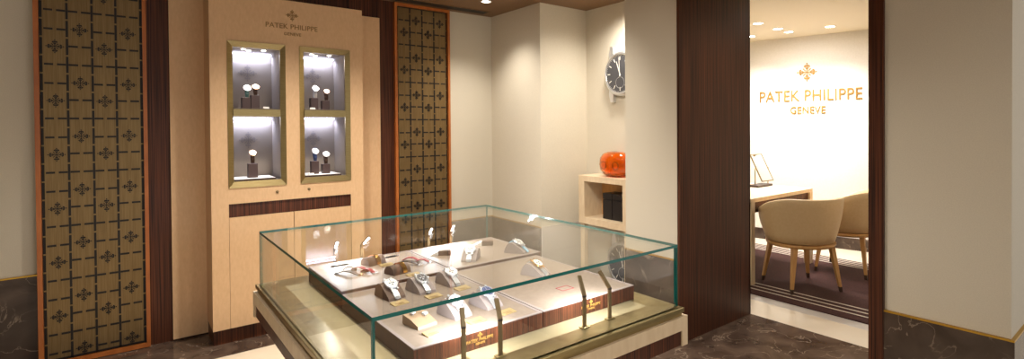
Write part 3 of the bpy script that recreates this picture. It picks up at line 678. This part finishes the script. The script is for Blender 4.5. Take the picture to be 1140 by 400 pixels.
def clock(x, y, z, lab, lug=.235, tilt=0):
    t = thing('watch_shaped_clock', lab, 'clock', (x, y, z), 0, 'watch shaped clocks in the recess'); r = .187
    M = frame_M((0, 0, 0), (0, -1, 0), (0, 0, 1), (-1, 0, 0))
    MB().lathe([(0, 0), (r * .93, 0), (r, .012), (r, .045), (r * .93, .058), (r * .86, .060), (r * .84, .052)], 48, M).build('case', steel_m, t)
    MB().lathe([(0, .0526), (r * .85, .0526)], 48, M).build('dial', dialk_m, t)
    g = MB()
    for k in range(12):
        Mk = M @ Matrix.Rotation(k * PI / 6, 4, 'Z'); g.box(-.003, .003, r * .60, r * .76, .0526, .0545, Mk)
    for k in range(60):
        Mk = M @ Matrix.Rotation(k * PI / 30, 4, 'Z'); g.box(-.001, .001, r * .79, r * .83, .0526, .054, Mk)
    g.build('hour_marker', white_m, t)
    Mh = M @ Matrix.Rotation(.36, 4, 'Z'); Mm = M @ Matrix.Rotation(.05, 4, 'Z')
    MB().prism([(-.004, -.02), (.004, -.02), (.003, r * .55), (0, r * .6), (-.003, r * .55)], .055, .057, 'z', Mh).build('hour_hand', white_m, t)
    MB().prism([(-.003, -.025), (.003, -.025), (.002, r * .72), (-.002, r * .72)], .058, .060, 'z', Mm).build('minute_hand', white_m, t)
    MB().lathe([(.045, .0525), (.048, .0525), (.048, .0545), (.045, .0545), (.045, .0525)], 24, M @ Matrix.Translation((0, -.075, 0)), False).build('sub_dial', steel_m, t)
    for sy_ in (-1, 1):
        for sz_ in (-1, 1):
            poly = [(sy_ * .085, sz_ * .15), (sy_ * .135, sz_ * .12), (sy_ * .140, sz_ * .17), (sy_ * .122, sz_ * lug), (sy_ * .095, sz_ * lug), (sy_ * .09, sz_ * .20)]
            MB().prism(poly, .006, .042, 'z', M).build('lug', steel_m, t)
    MB().tube([(r, 0, .03), (r + .03, 0, .03)], .02, 16, M=M).build('crown', steel_m, t)
    return t
clock(3.247, 2.985, 1.817, 'large steel clock shaped like a wristwatch on the recess wall')
clock(3.225, 2.945, .236, 'steel watch shaped clock standing in for a clock reflection under the maple shelf')  # solid clock built in place of the reflection seen through the case

# ------------------------------------------------------------------ side room
sign = thing('wall_sign', 'large gold lettering with cross emblem on the white side room wall', 'sign', tuple(A + Vector((0, 0, 1.5))))
def WM(s_, z): return frame_M(U * s_ - NW * .001 + Vector((0, 0, z - 1.5)), U, (0, 0, 1), -NW)
text_mesh('lettering', 'PATEK PHILIPPE', 1.078, gold_m, sign, WM(.121, 1.655), .008, 1.02, .128)
text_mesh('lettering', 'GENEVE', .372, gold_m, sign, WM(.469, 1.508), .008, 1.05, .085, .012)
e = MB(); emblem_add(e, .215, WM(.648, 1.985), 0, .008); e.build('emblem', gold_m, sign)
# carpet
t = thing('carpet', 'aubergine carpet with ivory border stripes on the side room floor', 'carpet', (4.8, 2.2, 0))
MB().box(-.85, .85, -1.25, 1.5, 0, .008).build('pile', carpet_m, t)
g = MB()
for s_ in (-.73, -.65, -.57, .62, .68, .74, .80): g.box(s_ - .009, s_ + .009, -1.25, 1.5, .008, .009)
g.build('border_stripe', stripe_m, t)
# desk
dk = thing('desk', 'pale maple desk with dark inset apron, beside the cream tub chairs', 'desk', (4.75, 2.74, 0))
MB().box(-.66, .53, -.39, .42, .715, .75, bev=.002).build('desk_top', veneer2_m, dk)
MB().box(-.60, .49, -.37, -.35, .62, .715).box(-.60, .49, .36, .38, .62, .715).box(.47, .49, -.37, .38, .62, .715).build('apron', wood_m, dk)
for x in (-.62, .47):
    for y in (-.39, .36): MB().box(x, x + .06, y, y + .06, 0.0095, .715).build('leg', veneer2_m, dk)
# table mirror
mr = thing('table_mirror', 'small tilting brass table mirror standing on the maple desk', 'mirror', (5.07, 2.78, .75), 0)
MB().box(-.16, .13, -.06, .06, 0, .022, bev=.003).build('base', tipb_m, mr)
wv = Vector((.9966, -.082, 0)); lv = Vector((.081 * .14, .996 * .14, .27)); p0 = Vector((.03, -.06, .055)); Mr = frame_M(p0, wv, lv.normalized(), wv.cross(lv.normalized()))
hh = lv.length; hw = .10
m = MB()
m.box(-hw, -hw + .008, 0, hh, -.005, .005, Mr).box(hw - .008, hw, 0, hh, -.005, .005, Mr).box(-hw, hw, 0, .008, -.005, .005, Mr).box(-hw, hw, hh - .008, hh, -.005, .005, Mr)
m.build('mirror_frame', brass_m, mr)
MB().box(-hw + .008, hw - .008, .008, hh - .008, -.003, .003, Mr).build('mirror_glass', mirror_m, mr)
pm = Mr @ Vector((0, hh * .5, 0))
MB().tube([pm + Vector(wv) * (-hw - .012), Vector((pm.x - wv.x * (hw + .012), pm.y - wv.y * (hw + .012), .02))], .006).tube([pm + Vector(wv) * (hw + .012), Vector((pm.x + wv.x * (hw + .012), pm.y + wv.y * (hw + .012), .02))], .006).build('upright', brass_m, mr)

def tub_chair(x, y, rz, label, rb=(.335, .31)):
    """local -Y is the back of the chair, +Y the open front"""
    t = thing('tub_chair', label, 'chair', (x, y, .0095), rz, 'cream tub chairs at the desk')
    n = 40; a0 = math.radians(208 - 180 - 3 - 0); vs = []; fs = []
    # shell: outer and inner rings along an arc that opens to +Y
    span = math.radians(250); st = -PI / 2 - span / 2
    K_ = 7
    for i in range(n + 1):
        u = i / n; g = st + span * u; c_, s_ = math.cos(g), math.sin(g)
        e_ = abs(2 * u - 1); top = .765 - .15 * max(0, e_ - .35) ** 1.6 / .65 ** 1.6
        bot = .40
        ring = []
        for k in range(K_):
            f = k / (K_ - 1); z = bot + (top - bot) * f; R_ = 1 - .20 * (1 - f) ** 1.7
            ring.append((rb[0] * R_ * c_, rb[1] * R_ * s_ * (1.0 if s_ < 0 else 1.05), z))
        ring.append((rb[0] * .965 * c_, rb[1] * .965 * s_, top + .008))
        for k in range(K_ - 1, -1, -1):
            f = k / (K_ - 1); z = bot + (top - bot) * f; R_ = (1 - .20 * (1 - f) ** 1.7) - .085
            ring.append((rb[0] * R_ * c_, rb[1] * R_ * s_ * (1.0 if s_ < 0 else 1.05), z))
        vs += ring
    q_ = 2 * K_ + 1
    for i in range(n):
        for k in range(q_): fs.append((i * q_ + k, i * q_ + (k + 1) % q_, (i + 1) * q_ + (k + 1) % q_, (i + 1) * q_ + k))
    fs.append(tuple(range(q_))[::-1]); fs.append(tuple(n * q_ + k for k in range(q_)))
    MB().add(vs, fs, None, True).build('backrest', leather_m, t)
    MB().lathe([(0, 0), (.9, 0), (1, .02), (1, .075), (.93, .1), (0, .105)], 36, Matrix.Translation((0, .02, .385)) @ Matrix.Diagonal((rb[0] * .80, rb[1] * .84, 1, 1))).build('seat', leather_m, t)
    MB().lathe([(0, 0), (.80, 0), (.83, .012), (.83, .028), (0, .028)], 36, Matrix.Translation((0, 0, .360)) @ Matrix.Diagonal((rb[0], rb[1], 1, 1))).build('seat_frame', oak_m, t)
    for sx in (-1, 1):
        for sy in (-1, 1):
            tp = Vector((sx * .165, sy * .165, .375)); bt = Vector((sx * .215, sy * .205, .04)); en = Vector((sx * .220, sy * .209, 0))
            def sec(p, r):
                r *= .8; return [p + Vector((a * r, b_ * r, 0)) for a, b_ in ((-1, -1), (1, -1), (1, 1), (-1, 1))]
            F4 = [(0, 1, 5, 4), (1, 2, 6, 5), (2, 3, 7, 6), (3, 0, 4, 7), (3, 2, 1, 0), (4, 5, 6, 7)]
            lg = MB().add([v[:] for v in sec(bt, .0135) + sec(tp, .025)], F4).build('leg', oak_m, t)
            MB().add([v[:] for v in sec(en, .0125) + sec(bt, .0138)], F4).build('leg_tip', tipb_m, lg)
    return t
tub_chair(4.45, 2.085, -.53, 'cream leather tub chair nearest the doorway, its back turned to the viewer')
tub_chair(5.25, 2.02, .1, 'cream leather tub chair farther back, half hidden by the dark door frame')
